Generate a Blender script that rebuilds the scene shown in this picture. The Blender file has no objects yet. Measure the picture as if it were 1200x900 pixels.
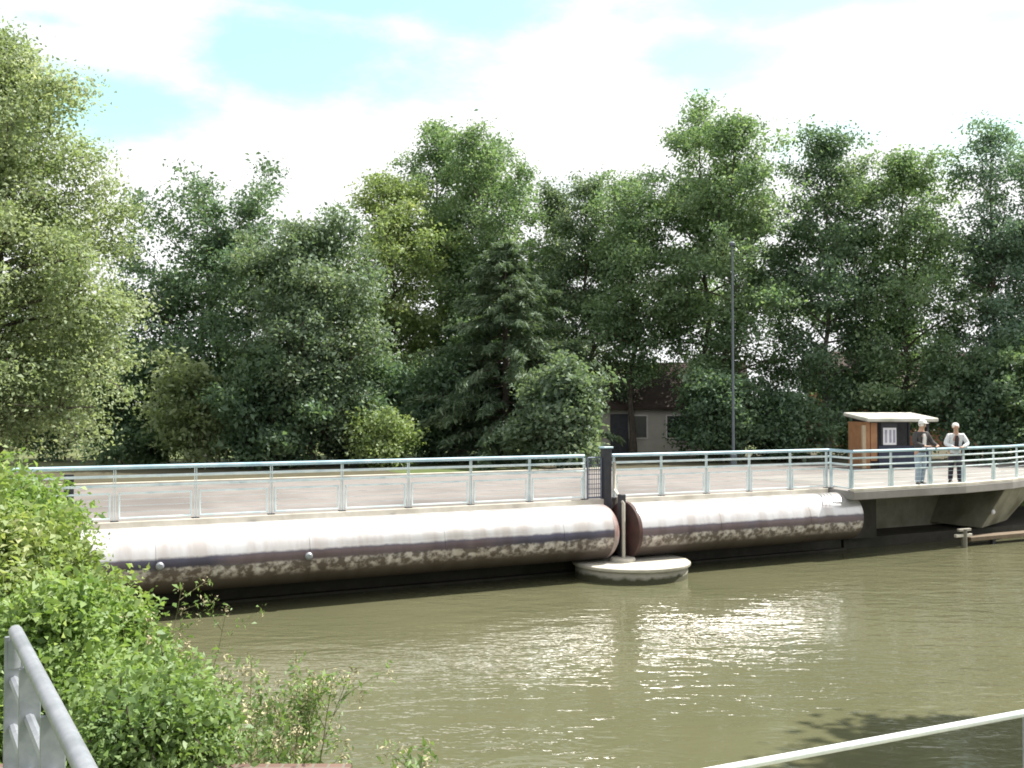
import bpy, math, random
import numpy as np
from mathutils import Vector, Matrix

C = bpy.context.scene.collection
S = bpy.context.scene
R_ = math.radians
EYE = 3.9
PITCH = math.atan(30 / 1200)
DECK = 1.75
GROUND = 1.70
# the bridge's own frame: local x runs along the bridge, local y points to the far bank
A = Vector((-7.655, 19.545, 0))
ANG = math.atan2(.4627, .8865)
U = Vector((.8865, .4627, 0)); N = Vector((-.4627, .8865, 0))


def bw(s, y, z=0.0):
    p = A + U * s + N * y
    return Vector((p.x, p.y, z))


def at(px, depth, z):
    return Vector(((px - 600) / 1200 * depth, depth, z))


def zpix(py, depth):
    return EYE + (480 - py) / 1200 * depth


# ------------------------------------------------------------------ mesh helpers
class MB:
    def __init__(self):
        self.v = []; self.f = []; self.n = 0

    def add(self, vs, fs):
        o = self.n
        self.v.extend([tuple(p) for p in vs]); self.n += len(vs)
        self.f.extend([tuple(i + o for i in f) for f in fs])
        return self

    def box(self, x0, x1, y0, y1, z0, z1):
        v = [(x0, y0, z0), (x1, y0, z0), (x1, y1, z0), (x0, y1, z0), (x0, y0, z1), (x1, y0, z1), (x1, y1, z1), (x0, y1, z1)]
        return self.add(v, [(0, 3, 2, 1), (4, 5, 6, 7), (0, 1, 5, 4), (1, 2, 6, 5), (2, 3, 7, 6), (3, 0, 4, 7)])

    def tube(self, pts, r, seg=8, cap=True):
        pts = [Vector(p) for p in pts]
        rs = r if isinstance(r, (list, tuple)) else [r] * len(pts)
        vs = []; fs = []
        for i, p in enumerate(pts):
            d = (pts[min(i + 1, len(pts) - 1)] - pts[max(i - 1, 0)]).normalized()
            a = Vector((0, 0, 1)) if abs(d.z) < .9 else Vector((1, 0, 0))
            e1 = d.cross(a).normalized(); e2 = d.cross(e1).normalized()
            for k in range(seg):
                t = 2 * math.pi * k / seg
                vs.append(p + e1 * (rs[i] * math.cos(t)) + e2 * (rs[i] * math.sin(t)))
        for i in range(len(pts) - 1):
            for k in range(seg):
                k2 = (k + 1) % seg
                fs.append((i * seg + k, i * seg + k2, (i + 1) * seg + k2, (i + 1) * seg + k))
        if cap:
            fs.append(tuple(reversed(range(seg)))); m = (len(pts) - 1) * seg
            fs.append(tuple(m + k for k in range(seg)))
        return self.add(vs, fs)

    def lathe(self, prof, c, seg=32, axis='z'):
        vs = []; fs = []
        for (r, h) in prof:
            for k in range(seg):
                t = 2 * math.pi * k / seg
                if axis == 'z': vs.append((c[0] + r * math.cos(t), c[1] + r * math.sin(t), c[2] + h))
                else: vs.append((c[0] + h, c[1] + r * math.cos(t), c[2] + r * math.sin(t)))
        m = len(prof)
        for i in range(m - 1):
            for k in range(seg):
                k2 = (k + 1) % seg
                fs.append((i * seg + k, i * seg + k2, (i + 1) * seg + k2, (i + 1) * seg + k))
        if prof[0][0] > 1e-5: fs.append(tuple(reversed(range(seg))))
        if prof[-1][0] > 1e-5: fs.append(tuple((m - 1) * seg + k for k in range(seg)))
        return self.add(vs, fs)

    def prism(self, poly, z0, z1):
        n = len(poly)
        v = [(x, y, z0) for x, y in poly] + [(x, y, z1) for x, y in poly]
        f = [tuple(reversed(range(n))), tuple(range(n, 2 * n))]
        f += [(i, (i + 1) % n, n + (i + 1) % n, n + i) for i in range(n)]
        return self.add(v, f)

    def build(self, name, mat, parent=None, smooth=False, bevel=0, loc=None, rz=0):
        me = bpy.data.meshes.new(name)
        me.from_pydata(self.v, [], self.f); me.update()
        o = bpy.data.objects.new(name, me); C.objects.link(o)
        if mat: me.materials.append(mat)
        import bmesh
        bm = bmesh.new(); bm.from_mesh(me); bmesh.ops.recalc_face_normals(bm, faces=bm.faces)
        if bevel:
            bmesh.ops.bevel(bm, geom=list(bm.edges), offset=bevel, segments=1, affect='EDGES', clamp_overlap=True)
        bm.to_mesh(me); bm.free()
        if smooth:
            me.polygons.foreach_set('use_smooth', [True] * len(me.polygons))
            try:
                me.set_sharp_from_angle(angle=R_(40))
            except Exception:
                pass
        if parent: o.parent = parent
        if loc is not None: o.location = loc
        if rz: o.rotation_euler.z = rz
        return o


def tag(o, label=None, cat=None, group=None, kind=None):
    if label: o['label'] = label
    if cat: o['category'] = cat
    if group: o['group'] = group
    if kind: o['kind'] = kind
    return o


def empty(name, loc=(0, 0, 0), rz=0):
    o = bpy.data.objects.new(name, None); C.objects.link(o)
    o.location = loc; o.rotation_euler.z = rz; o.empty_display_size = .2
    return o


def bridge_empty(name, s=0, y=0, z=0):
    return empty(name, bw(s, y, z), ANG)


def np_mesh(name, verts, faces_flat, per, mat, parent=None):
    """verts (n,3) float, faces_flat index array, per = verts per face"""
    me = bpy.data.meshes.new(name)
    nv = len(verts); nf = len(faces_flat) // per
    me.vertices.add(nv); me.vertices.foreach_set('co', np.asarray(verts, dtype=np.float32).ravel())
    me.loops.add(nf * per); me.loops.foreach_set('vertex_index', np.asarray(faces_flat, dtype=np.int32))
    me.polygons.add(nf)
    me.polygons.foreach_set('loop_start', np.arange(0, nf * per, per, dtype=np.int32))
    me.polygons.foreach_set('loop_total', np.full(nf, per, dtype=np.int32))
    me.update(calc_edges=True)
    me.materials.append(mat)
    o = bpy.data.objects.new(name, me); C.objects.link(o)
    if parent: o.parent = parent
    return o


# ------------------------------------------------------------------ materials
def newmat(name):
    m = bpy.data.materials.new(name); m.use_nodes = True
    nt = m.node_tree; b = nt.nodes['Principled BSDF']
    return m, nt, b


def nd(nt, t, **kw):
    n = nt.nodes.new(t)
    for k, v in kw.items(): setattr(n, k, v)
    return n


def ramp(nt, stops, fac=None):
    n = nt.nodes.new('ShaderNodeValToRGB')
    el = n.color_ramp.elements
    while len(el) < len(stops): el.new(.5)
    for e, (p, c) in zip(el, stops):
        e.position = p; e.color = (*c, 1) if len(c) == 3 else c
    if fac is not None: nt.links.new(fac, n.inputs[0])
    return n


def noisy(name, c1, c2, scale=3, rough=.7, metal=0, bump=.0, detail=6, spec=.4, c3=None, scale2=.4):
    m, nt, b = newmat(name)
    tc = nd(nt, 'ShaderNodeTexCoord')
    no = nd(nt, 'ShaderNodeTexNoise'); no.inputs['Scale'].default_value = scale; no.inputs['Detail'].default_value = detail
    no.inputs['Roughness'].default_value = .65
    nt.links.new(tc.outputs['Object'], no.inputs['Vector'])
    r = ramp(nt, [(.3, c1), (.7, c2)], no.outputs['Fac'])
    col = r.outputs[0]
    if c3:
        n2 = nd(nt, 'ShaderNodeTexNoise'); n2.inputs['Scale'].default_value = scale2; n2.inputs['Detail'].default_value = 5
        nt.links.new(tc.outputs['Object'], n2.inputs['Vector'])
        r2 = ramp(nt, [(.48, (0, 0, 0)), (.68, (1, 1, 1))], n2.outputs['Fac'])
        mx = nd(nt, 'ShaderNodeMix', data_type='RGBA')
        nt.links.new(r2.outputs[0], mx.inputs[0]); nt.links.new(col, mx.inputs[6]); mx.inputs[7].default_value = (*c3, 1)
        col = mx.outputs[2]
    nt.links.new(col, b.inputs['Base Color'])
    b.inputs['Roughness'].default_value = rough; b.inputs['Metallic'].default_value = metal
    b.inputs['Specular IOR Level'].default_value = spec
    if bump:
        bp = nd(nt, 'ShaderNodeBump'); bp.inputs['Strength'].default_value = bump; bp.inputs['Distance'].default_value = .05
        nt.links.new(no.outputs['Fac'], bp.inputs['Height']); nt.links.new(bp.outputs[0], b.inputs['Normal'])
    return m


def leafmat(name, c1, c2, trans=.45, tint=(1.0, 1.05, .6), c3=None, nscale=.5):
    m = bpy.data.materials.new(name); m.use_nodes = True
    nt = m.node_tree; nt.nodes.clear()
    out = nd(nt, 'ShaderNodeOutputMaterial')
    geo = nd(nt, 'ShaderNodeNewGeometry')
    tc = nd(nt, 'ShaderNodeTexCoord')
    no = nd(nt, 'ShaderNodeTexNoise'); no.inputs['Scale'].default_value = nscale; no.inputs['Detail'].default_value = 3
    nt.links.new(tc.outputs['Object'], no.inputs['Vector'])
    ad = nd(nt, 'ShaderNodeMath', operation='MULTIPLY_ADD'); ad.inputs[1].default_value = .55
    nt.links.new(geo.outputs['Random Per Island'], ad.inputs[0])
    sc = nd(nt, 'ShaderNodeMath', operation='MULTIPLY_ADD'); sc.inputs[1].default_value = 1.5; sc.inputs[2].default_value = -.5
    nt.links.new(no.outputs['Fac'], sc.inputs[0]); nt.links.new(sc.outputs[0], ad.inputs[2])
    st = [(.15, c1), (.8, c2)] + ([(1.0, c3)] if c3 else [])
    r = ramp(nt, st, ad.outputs[0])
    d = nd(nt, 'ShaderNodeBsdfDiffuse'); nt.links.new(r.outputs[0], d.inputs[0])
    t = nd(nt, 'ShaderNodeBsdfTranslucent')
    mu = nd(nt, 'ShaderNodeMix', data_type='RGBA', blend_type='MULTIPLY'); mu.inputs[0].default_value = 1
    nt.links.new(r.outputs[0], mu.inputs[6]); mu.inputs[7].default_value = (tint[0] * 2 * trans, tint[1] * 2 * trans, tint[2] * 2 * trans, 1)
    nt.links.new(mu.outputs[2], t.inputs[0])
    mx = nd(nt, 'ShaderNodeAddShader')
    nt.links.new(d.outputs[0], mx.inputs[0]); nt.links.new(t.outputs[0], mx.inputs[1])
    g = nd(nt, 'ShaderNodeBsdfGlossy'); g.inputs['Roughness'].default_value = .55; g.inputs[0].default_value = (.8, .85, .9, 1)
    m2 = nd(nt, 'ShaderNodeMixShader'); m2.inputs[0].default_value = .03
    nt.links.new(mx.outputs[0], m2.inputs[1]); nt.links.new(g.outputs[0], m2.inputs[2])
    nt.links.new(m2.outputs[0], out.inputs[0])
    return m


M = {}
M['leaf_pale'] = leafmat('leaf_pale', (0.111, 0.147, 0.074), (0.201, 0.236, 0.138), c3=(0.307, 0.326, 0.252))
M['leaf_mid'] = leafmat('leaf_mid', (0.071, 0.119, 0.064), (0.137, 0.193, 0.103), c3=(0.208, 0.253, 0.166))
M['leaf_dark'] = leafmat('leaf_dark', (0.051, 0.090, 0.055), (0.095, 0.143, 0.083), trans=.4, c3=(0.158, 0.206, 0.138))
M['leaf_grey'] = leafmat('leaf_grey', (0.067, 0.103, 0.066), (0.122, 0.163, 0.103), trans=.4, c3=(0.244, 0.278, 0.221))
M['leaf_yellow'] = leafmat('leaf_yellow', (0.104, 0.145, 0.058), (0.164, 0.206, 0.090), c3=(0.219, 0.242, 0.124))
M['leaf_needle'] = leafmat('leaf_needle', (.055, .088, .052), (.088, .122, .07), trans=.3, c3=(.13, .155, .10))
M['leaf_blue'] = leafmat('leaf_blue', (0.067, 0.114, 0.083), (0.116, 0.169, 0.124), trans=.4, c3=(0.182, 0.229, 0.179))
M['leaf_bush'] = leafmat('leaf_bush', (0.081, 0.138, 0.035), (0.147, 0.204, 0.067), trans=.45, c3=(0.228, 0.275, 0.133), nscale=1.6)
M['leaf_bush_b'] = leafmat('leaf_bush_b', (0.092, 0.138, 0.039), (0.165, 0.202, 0.073), trans=.45, c3=(0.257, 0.266, 0.147), nscale=1.6)
M['leaf_nettle'] = leafmat('leaf_nettle', (0.072, 0.122, 0.036), (0.135, 0.189, 0.068), trans=.4, c3=(0.198, 0.252, 0.126), nscale=1.6)
M['bark'] = noisy('bark', (.05, .042, .035), (.12, .10, .08), 6, .9, bump=.4)
M['bark_birch'] = noisy('bark_birch', (.10, .095, .085), (.32, .31, .28), 5, .85, c3=(.05, .045, .04), scale2=3)
M['stem'] = noisy('stem', (.10, .11, .04), (.18, .17, .08), 8, .8)
M['straw'] = noisy('straw', (.30, .27, .15), (.48, .43, .28), 20, .8)
M['rail_paint'] = noisy('rail_paint', (.56, .66, .68), (.68, .76, .77), 6, .38, c3=(.42, .53, .57), scale2=3)
M['rail_blue'] = noisy('rail_blue', (.34, .50, .58), (.44, .58, .65), 6, .4, c3=(.28, .42, .50), scale2=2)
M['galv'] = noisy('galv', (.24, .26, .29), (.34, .36, .39), 25, .42, .35, c3=(.20, .22, .24), scale2=5)
M['galv_white'] = noisy('galv_white', (.60, .66, .64), (.74, .78, .75), 18, .35, .15, c3=(.50, .56, .55), scale2=4)
M['dark_steel'] = noisy('dark_steel', (.025, .028, .035), (.05, .05, .06), 5, .6)
M['mesh_steel'] = noisy('mesh_steel', (.10, .12, .17), (.16, .18, .24), 6, .5, .3)
M['concrete'] = noisy('concrete', (.28, .27, .23), (.42, .40, .34), 4, .9, bump=.2, c3=(.22, .22, .17), scale2=.8)
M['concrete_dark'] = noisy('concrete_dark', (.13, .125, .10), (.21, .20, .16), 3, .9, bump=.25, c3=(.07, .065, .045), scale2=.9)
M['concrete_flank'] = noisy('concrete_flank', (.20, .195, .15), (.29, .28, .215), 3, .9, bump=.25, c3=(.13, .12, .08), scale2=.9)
M['concrete_wet_shade'] = noisy('concrete_wet_shade', (.03, .028, .022), (.055, .05, .04), 3, .8, bump=.2, c3=(.022, .024, .014), scale2=.9)  # wet concrete, near black: shade under bridge and platform is put into the colour
M['concrete_pale'] = noisy('concrete_pale', (.46, .44, .38), (.58, .55, .48), 5, .85, bump=.15, c3=(.36, .34, .28), scale2=1.2)
M['paving'] = noisy('paving', (.165, .150, .142), (.225, .205, .194), 1.2, .9, c3=(.13, .118, .112), scale2=.25)
M['gravel'] = noisy('gravel', (.36, .32, .28), (.46, .41, .36), 30, .95, c3=(.30, .27, .22), scale2=.3)
M['grass'] = noisy('grass', (.055, .085, .022), (.10, .13, .04), .8, 1, c3=(.14, .14, .06), scale2=.15)
M['soil'] = noisy('soil', (.05, .045, .025), (.09, .08, .045), 3, 1)
M['brick'] = noisy('brick', (.22, .09, .06), (.34, .15, .10), 3, .9)
M['wood'] = noisy('wood', (.27, .13, .065), (.37, .20, .10), 4, .7)
M['slab_grey'] = noisy('slab_grey', (.20, .19, .18), (.26, .25, .235), 2, .9, c3=(.17, .165, .15), scale2=.6)
M['wood_old'] = noisy('wood_old', (.12, .09, .06), (.18, .14, .095), 6, .9)
M['wood_pale'] = noisy('wood_pale', (.36, .28, .19), (.46, .37, .26), 4, .7)
M['roof_felt'] = noisy('roof_felt', (.42, .42, .38), (.55, .54, .48), 4, .8, c3=(.33, .34, .28), scale2=1)
M['navy'] = noisy('navy', (.016, .022, .045), (.026, .035, .066), 3, .5)
M['board_white'] = noisy('board_white', (.62, .62, .66), (.75, .75, .78), 3, .5)
M['board_grey'] = noisy('board_grey', (.22, .22, .30), (.36, .35, .42), 3, .6)
M['roof_tile'] = noisy('roof_tile', (.035, .026, .022), (.055, .038, .032), 6, .9, c3=(.06, .042, .036), scale2=.6)
M['render_wall'] = noisy('render_wall', (.36, .34, .30), (.45, .43, .38), 2, .9)
M['glass_dark'] = noisy('glass_dark', (.02, .022, .025), (.03, .032, .035), 2, .12)
M['window_paint'] = noisy('window_paint', (.55, .53, .5), (.65, .63, .6), 5, .5)
M['skin'] = noisy('skin', (.46, .27, .19), (.54, .33, .24), 8, .5)
M['hair_white'] = noisy('hair_white', (.70, .69, .66), (.82, .81, .78), 30, .8)
M['jacket_white'] = noisy('jacket_white', (.60, .63, .66), (.74, .76, .78), 9, .85)
M['jacket_dark'] = noisy('jacket_dark', (.035, .03, .035), (.06, .05, .055), 9, .9)
M['jacket_charcoal'] = noisy('jacket_charcoal', (.045, .043, .045), (.08, .075, .075), 9, .9)
M['shirt'] = noisy('shirt', (.66, .64, .62), (.78, .76, .74), 9, .8)
M['jeans'] = noisy('jeans', (.28, .36, .45), (.40, .48, .56), 9, .9)
M['trousers'] = noisy('trousers', (.03, .03, .045), (.055, .05, .07), 9, .9)
M['shoe'] = noisy('shoe', (.02, .018, .016), (.04, .035, .03), 9, .5)
M['cap'] = noisy('cap', (.68, .68, .66), (.80, .80, .78), 9, .8)
M['lamp_metal'] = noisy('lamp_metal', (.09, .11, .13), (.13, .15, .18), 5, .6, .1)
M['eye'] = noisy('eye', (.02, .015, .012), (.03, .02, .02), 9, .3)


def pipe_mat():
    m, nt, b = newmat('pipe_paint')
    L = nt.links.new
    tc = nd(nt, 'ShaderNodeTexCoord'); sep = nd(nt, 'ShaderNodeSeparateXYZ'); L(tc.outputs['Object'], sep.inputs[0])
    no = nd(nt, 'ShaderNodeTexNoise'); no.inputs['Scale'].default_value = 3.5; no.inputs['Detail'].default_value = 7; no.inputs['Roughness'].default_value = .7
    L(tc.outputs['Object'], no.inputs[0])
    n2 = nd(nt, 'ShaderNodeTexNoise'); n2.inputs['Scale'].default_value = .9; n2.inputs['Detail'].default_value = 3
    L(tc.outputs['Object'], n2.inputs[0])
    # height on the pipe, wobbled by noise
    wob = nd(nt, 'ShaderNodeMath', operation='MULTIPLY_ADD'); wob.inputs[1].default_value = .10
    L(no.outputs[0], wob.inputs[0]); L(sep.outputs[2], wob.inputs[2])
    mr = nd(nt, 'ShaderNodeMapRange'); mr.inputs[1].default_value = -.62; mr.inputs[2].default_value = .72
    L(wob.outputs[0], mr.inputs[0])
    # rust and slime low, a lighter brown belt, dark stripe, pale paint on the upper half
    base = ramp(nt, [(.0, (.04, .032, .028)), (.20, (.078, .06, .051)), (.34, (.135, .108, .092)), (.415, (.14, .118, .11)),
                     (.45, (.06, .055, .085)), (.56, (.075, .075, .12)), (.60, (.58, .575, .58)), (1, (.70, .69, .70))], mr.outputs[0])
    # noisy pale patches in the belt below the stripe
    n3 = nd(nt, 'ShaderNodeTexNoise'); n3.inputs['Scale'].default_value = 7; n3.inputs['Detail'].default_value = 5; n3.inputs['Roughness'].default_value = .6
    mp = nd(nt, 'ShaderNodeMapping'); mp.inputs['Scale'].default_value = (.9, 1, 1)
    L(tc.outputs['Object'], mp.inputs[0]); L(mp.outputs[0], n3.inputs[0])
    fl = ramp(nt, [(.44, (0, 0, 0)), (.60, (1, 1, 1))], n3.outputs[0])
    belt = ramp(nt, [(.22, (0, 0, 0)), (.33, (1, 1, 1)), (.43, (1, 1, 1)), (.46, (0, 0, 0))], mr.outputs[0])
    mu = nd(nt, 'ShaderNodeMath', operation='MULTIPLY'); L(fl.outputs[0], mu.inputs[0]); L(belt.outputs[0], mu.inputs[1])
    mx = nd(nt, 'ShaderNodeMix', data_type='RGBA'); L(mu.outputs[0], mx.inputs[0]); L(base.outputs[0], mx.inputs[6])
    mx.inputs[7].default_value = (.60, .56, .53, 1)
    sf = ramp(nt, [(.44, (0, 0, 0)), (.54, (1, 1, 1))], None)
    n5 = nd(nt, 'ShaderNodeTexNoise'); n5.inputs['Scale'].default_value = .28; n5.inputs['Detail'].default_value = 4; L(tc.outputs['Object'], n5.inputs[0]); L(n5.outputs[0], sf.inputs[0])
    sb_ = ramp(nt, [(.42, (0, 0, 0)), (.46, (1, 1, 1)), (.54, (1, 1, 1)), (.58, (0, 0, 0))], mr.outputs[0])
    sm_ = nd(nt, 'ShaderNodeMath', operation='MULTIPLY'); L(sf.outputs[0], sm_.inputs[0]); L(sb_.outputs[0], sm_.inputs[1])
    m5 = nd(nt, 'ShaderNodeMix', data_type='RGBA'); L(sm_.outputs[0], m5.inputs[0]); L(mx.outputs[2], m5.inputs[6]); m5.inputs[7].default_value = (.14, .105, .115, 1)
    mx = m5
    # streaks of dirt on the paint
    st = nd(nt, 'ShaderNodeTexNoise'); st.inputs['Scale'].default_value = 2.5; st.inputs['Detail'].default_value = 6
    m3 = nd(nt, 'ShaderNodeMapping'); m3.inputs['Scale'].default_value = (1.3, .3, .3); L(tc.outputs['Object'], m3.inputs[0]); L(m3.outputs[0], st.inputs[0])
    sr = ramp(nt, [(.36, (.78, .74, .71)), (.58, (1, 1, 1))], st.outputs[0])
    mm = nd(nt, 'ShaderNodeMix', data_type='RGBA', blend_type='MULTIPLY'); mm.inputs[0].default_value = 1
    L(mx.outputs[2], mm.inputs[6]); L(sr.outputs[0], mm.inputs[7])
    L(mm.outputs[2], b.inputs['Base Color'])
    me_ = ramp(nt, [(.54, (0, 0, 0)), (.62, (.5, .5, .5))], mr.outputs[0]); L(me_.outputs[0], b.inputs['Metallic'])
    rr = ramp(nt, [(.3, (.65, .65, .65)), (.6, (.28, .28, .28))], mr.outputs[0]); L(rr.outputs[0], b.inputs['Roughness'])
    bp = nd(nt, 'ShaderNodeBump'); bp.inputs['Strength'].default_value = .12; bp.inputs['Distance'].default_value = .03
    L(no.outputs[0], bp.inputs['Height']); L(bp.outputs[0], b.inputs['Normal'])
    return m


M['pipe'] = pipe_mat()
M['pipe_end'] = noisy('pipe_end', (.05, .028, .025), (.08, .045, .04), 5, .7, c3=(.12, .05, .045), scale2=1.5)
M['pipe_red'] = noisy('pipe_red', (.24, .19, .18), (.33, .27, .26), 4, .5, c3=(.17, .06, .05), scale2=1.6)


def water_mat():
    m, nt, b = newmat('water')
    L = nt.links.new
    tc = nd(nt, 'ShaderNodeTexCoord')
    no = nd(nt, 'ShaderNodeTexNoise'); no.inputs['Scale'].default_value = .18; no.inputs['Detail'].default_value = 4
    L(tc.outputs['Object'], no.inputs[0])
    r = ramp(nt, [(.35, (.098, .100, .056)), (.7, (.120, .119, .069))], no.outputs[0])
    L(r.outputs[0], b.inputs['Base Color'])
    b.inputs['Roughness'].default_value = .03; b.inputs['IOR'].default_value = 1.333
    b.inputs['Specular IOR Level'].default_value = .5
    mp = nd(nt, 'ShaderNodeMapping'); mp.inputs['Rotation'].default_value = (0, 0, -R_(12)); mp.inputs['Scale'].default_value = (1, 2.1, 1)
    L(tc.outputs['Object'], mp.inputs[0])
    w1 = nd(nt, 'ShaderNodeTexNoise'); w1.inputs['Scale'].default_value = 1.15; w1.inputs['Detail'].default_value = 3; w1.inputs['Roughness'].default_value = .5
    w1.inputs['Distortion'].default_value = .4
    L(mp.outputs[0], w1.inputs[0])
    w2 = nd(nt, 'ShaderNodeTexNoise'); w2.inputs['Scale'].default_value = 3.4; w2.inputs['Detail'].default_value = 2
    L(mp.outputs[0], w2.inputs[0])
    # calm and ruffled patches
    w3 = nd(nt, 'ShaderNodeTexNoise'); w3.inputs['Scale'].default_value = .16; w3.inputs['Detail'].default_value = 2
    L(tc.outputs['Object'], w3.inputs[0])
    pr = ramp(nt, [(.38, (.22, .22, .22)), (.62, (1, 1, 1))], w3.outputs[0])
    a = nd(nt, 'ShaderNodeMath', operation='MULTIPLY_ADD'); a.inputs[1].default_value = .35
    L(w2.outputs[0], a.inputs[0]); L(w1.outputs[0], a.inputs[2])
    a2 = nd(nt, 'ShaderNodeMath', operation='MULTIPLY'); L(a.outputs[0], a2.inputs[0]); L(pr.outputs[0], a2.inputs[1])
    bp = nd(nt, 'ShaderNodeBump'); bp.inputs['Strength'].default_value = 1.0; bp.inputs['Distance'].default_value = .048
    L(a2.outputs[0], bp.inputs['Height']); L(bp.outputs[0], b.inputs['Normal'])
    return m


M['water'] = water_mat()

# ------------------------------------------------------------------ ground, water, paving
def axis_coords(lo, hi, step, far):
    mid = np.arange(lo, hi + step / 2, step)
    g = []; d = step; p = hi
    while p < far:
        d *= 1.35; p += d; g.append(p)
    g2 = []; d = step; p = lo
    while p > -far:
        d *= 1.35; p -= d; g2.append(p)
    return np.concatenate([np.array(g2[::-1]), mid, np.array(g)])


def smooth(e0, e1, x):
    t = np.clip((x - e0) / (e1 - e0), 0, 1)
    return t * t * (3 - 2 * t)


def line_dist(x, y, p, q):
    """signed distance, positive to the right of p->q"""
    dx, dy = q[0] - p[0], q[1] - p[1]
    l = math.hypot(dx, dy)
    return ((x - p[0]) * dy - (y - p[1]) * dx) / l


LB0, LB1 = (-2.3, 6.3), (-9.0, 19.0)      # left waterline
RB0, RB1 = (4.2, 4.0), (17.0, 29.0)       # right waterline


def ground_h(x, y):
    front = -((x - A.x) * N.x + (y - A.y) * N.y)       # >0 on the camera's side of the railing line
    left = line_dist(x, y, LB0, LB1)                   # >0 : to the right of the left bank line
    right = -line_dist(x, y, RB0, RB1)
    near = y - 5.4
    d = np.minimum(np.minimum(left, right), near)      # >0 inside the channel
    bank = 1 - smooth(-1.3, .5, d)
    h = -1.2 + bank * (GROUND + 1.2)
    nearb = np.clip((8 - y) / 4, 0, 1)
    h = np.where(d < 0, h + nearb * .5 * bank, h)      # near bank stands a little higher
    s_ = (x - A.x) * U.x + (y - A.y) * U.y
    h = np.where(front < np.where(s_ > 18.2, -5.0, -1.0), GROUND, h)
    h = np.where((s_ > 18.2) & (front > -4.6), -1.2, h)
    h = np.where((x > .2) & (x < 6) & (y < 6.2) & (y > 3.2), np.minimum(h, 1.1), h)
    return h


xs = axis_coords(-36, 44, .5, 1600); ys = axis_coords(-8, 40, .5, 1600)
X, Y = np.meshgrid(xs, ys)
H = ground_h(X, Y)
rng = np.random.default_rng(3)
far_d = np.clip((Y - 45) / 30, 0, 1)
H = H + far_d * .25 * np.sin(X * .13) * np.cos(Y * .11)
nx, ny = len(xs), len(ys)
V = np.stack([X.ravel(), Y.ravel(), H.ravel()], 1)
i0 = (np.arange(ny - 1)[:, None] * nx + np.arange(nx - 1)[None, :]).ravel()
F = np.stack([i0, i0 + 1, i0 + nx + 1, i0 + nx], 1).ravel()
g = np_mesh('ground', V, F, 4, M['grass'])
g.data.polygons.foreach_set('use_smooth', [True] * len(g.data.polygons))
tag(g, kind='structure')

w = MB(); w.add([(-60, -6, 0), (60, -6, 0), (60, 45, 0), (-60, 45, 0)], [(0, 1, 2, 3)])
tag(w.build('water', M['water']), kind='structure')

# paved yard behind the deck, grass verge beyond it
p = MB().box(-14, 44, 4.6, 9.4, GROUND - .4, DECK - .004)
tag(p.build('path', M['paving'], loc=A, rz=ANG), kind='structure')
k = MB().box(-14, 17.5, 9.4, 9.6, GROUND - .4, DECK + .12)
tag(k.build('kerb', M['concrete_pale'], loc=A, rz=ANG, bevel=.01), kind='structure')

sb = MB().box(-20, 10.5, 9.62, 18, GROUND - .3, GROUND + .05)
sb.box(16.5, 44, 9.62, 18, GROUND - .3, GROUND + .05)
tag(sb.build('woodland_floor', M['soil'], loc=A, rz=ANG), kind='structure')

# ------------------------------------------------------------------ bridge: deck, weir wall, abutment, pier
t = bridge_empty('bridge')
tag(t, 'long flat footbridge deck of pinkish concrete carried above the steel pipes', 'bridge')
MB().box(-8, 18.99, .02, 4.6, DECK - .30, DECK).build('deck', M['paving'], t)
MB().box(-8, 11.1, -.10, .02, DECK - .16, DECK + .012).build('edge_beam', M['concrete_pale'], t, bevel=.012)
MB().box(11.45, 18.3, -.10, .02, DECK - .16, DECK + .012).build('edge_beam', M['concrete_pale'], t, bevel=.012)

t = bridge_empty('weir_wall')
tag(t, 'dark concrete weir wall in the shade under the footbridge behind the pipes', 'wall')
MB().box(-9, 19.2, .35, .6, -1.3, DECK - .31).build('wall_face', M['concrete_wet_shade'], t)
MB().box(-9, 19.2, .15, .347, -1.3, .05).build('sill', M['concrete_wet_shade'], t)

# platform at the right end, front edge bulging towards the camera
plat = bridge_empty('viewing_platform')
tag(plat, 'broad concrete viewing platform at the right end of the footbridge', 'platform')
PE = [(18.35, .03), (18.05, -1.25), (22.6, -1.05), (25.2, -.62), (27.2, .05), (34, 2.3)]
poly = PE + [(34, 4.6), (19.0, 4.6), (19.0, .03)]
MB().prism(poly, DECK - .22, DECK + .003).build('slab', M['slab_grey'], plat, bevel=.015)
mb = MB()
for a, b in zip(PE[1:-1], PE[2:]):
    d = Vector((b[0] - a[0], b[1] - a[1])).normalized(); n = Vector((-d.y, d.x))
    q = [(a[0], a[1]), (b[0], b[1]), (b[0] + n.x * .12, b[1] + n.y * .12), (a[0] + n.x * .12, a[1] + n.y * .12)]
    q = [(x + n.x * .01, y + n.y * .01) for x, y in q]
    mb.prism(q, DECK + .004, DECK + .085)
mb.build('kerb_edge', M['concrete_pale'], plat, bevel=.01)

ab = bridge_empty('abutment')
tag(ab, 'tapering concrete abutment under the viewing platform with a sunlit right flank', 'abutment')
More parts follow.
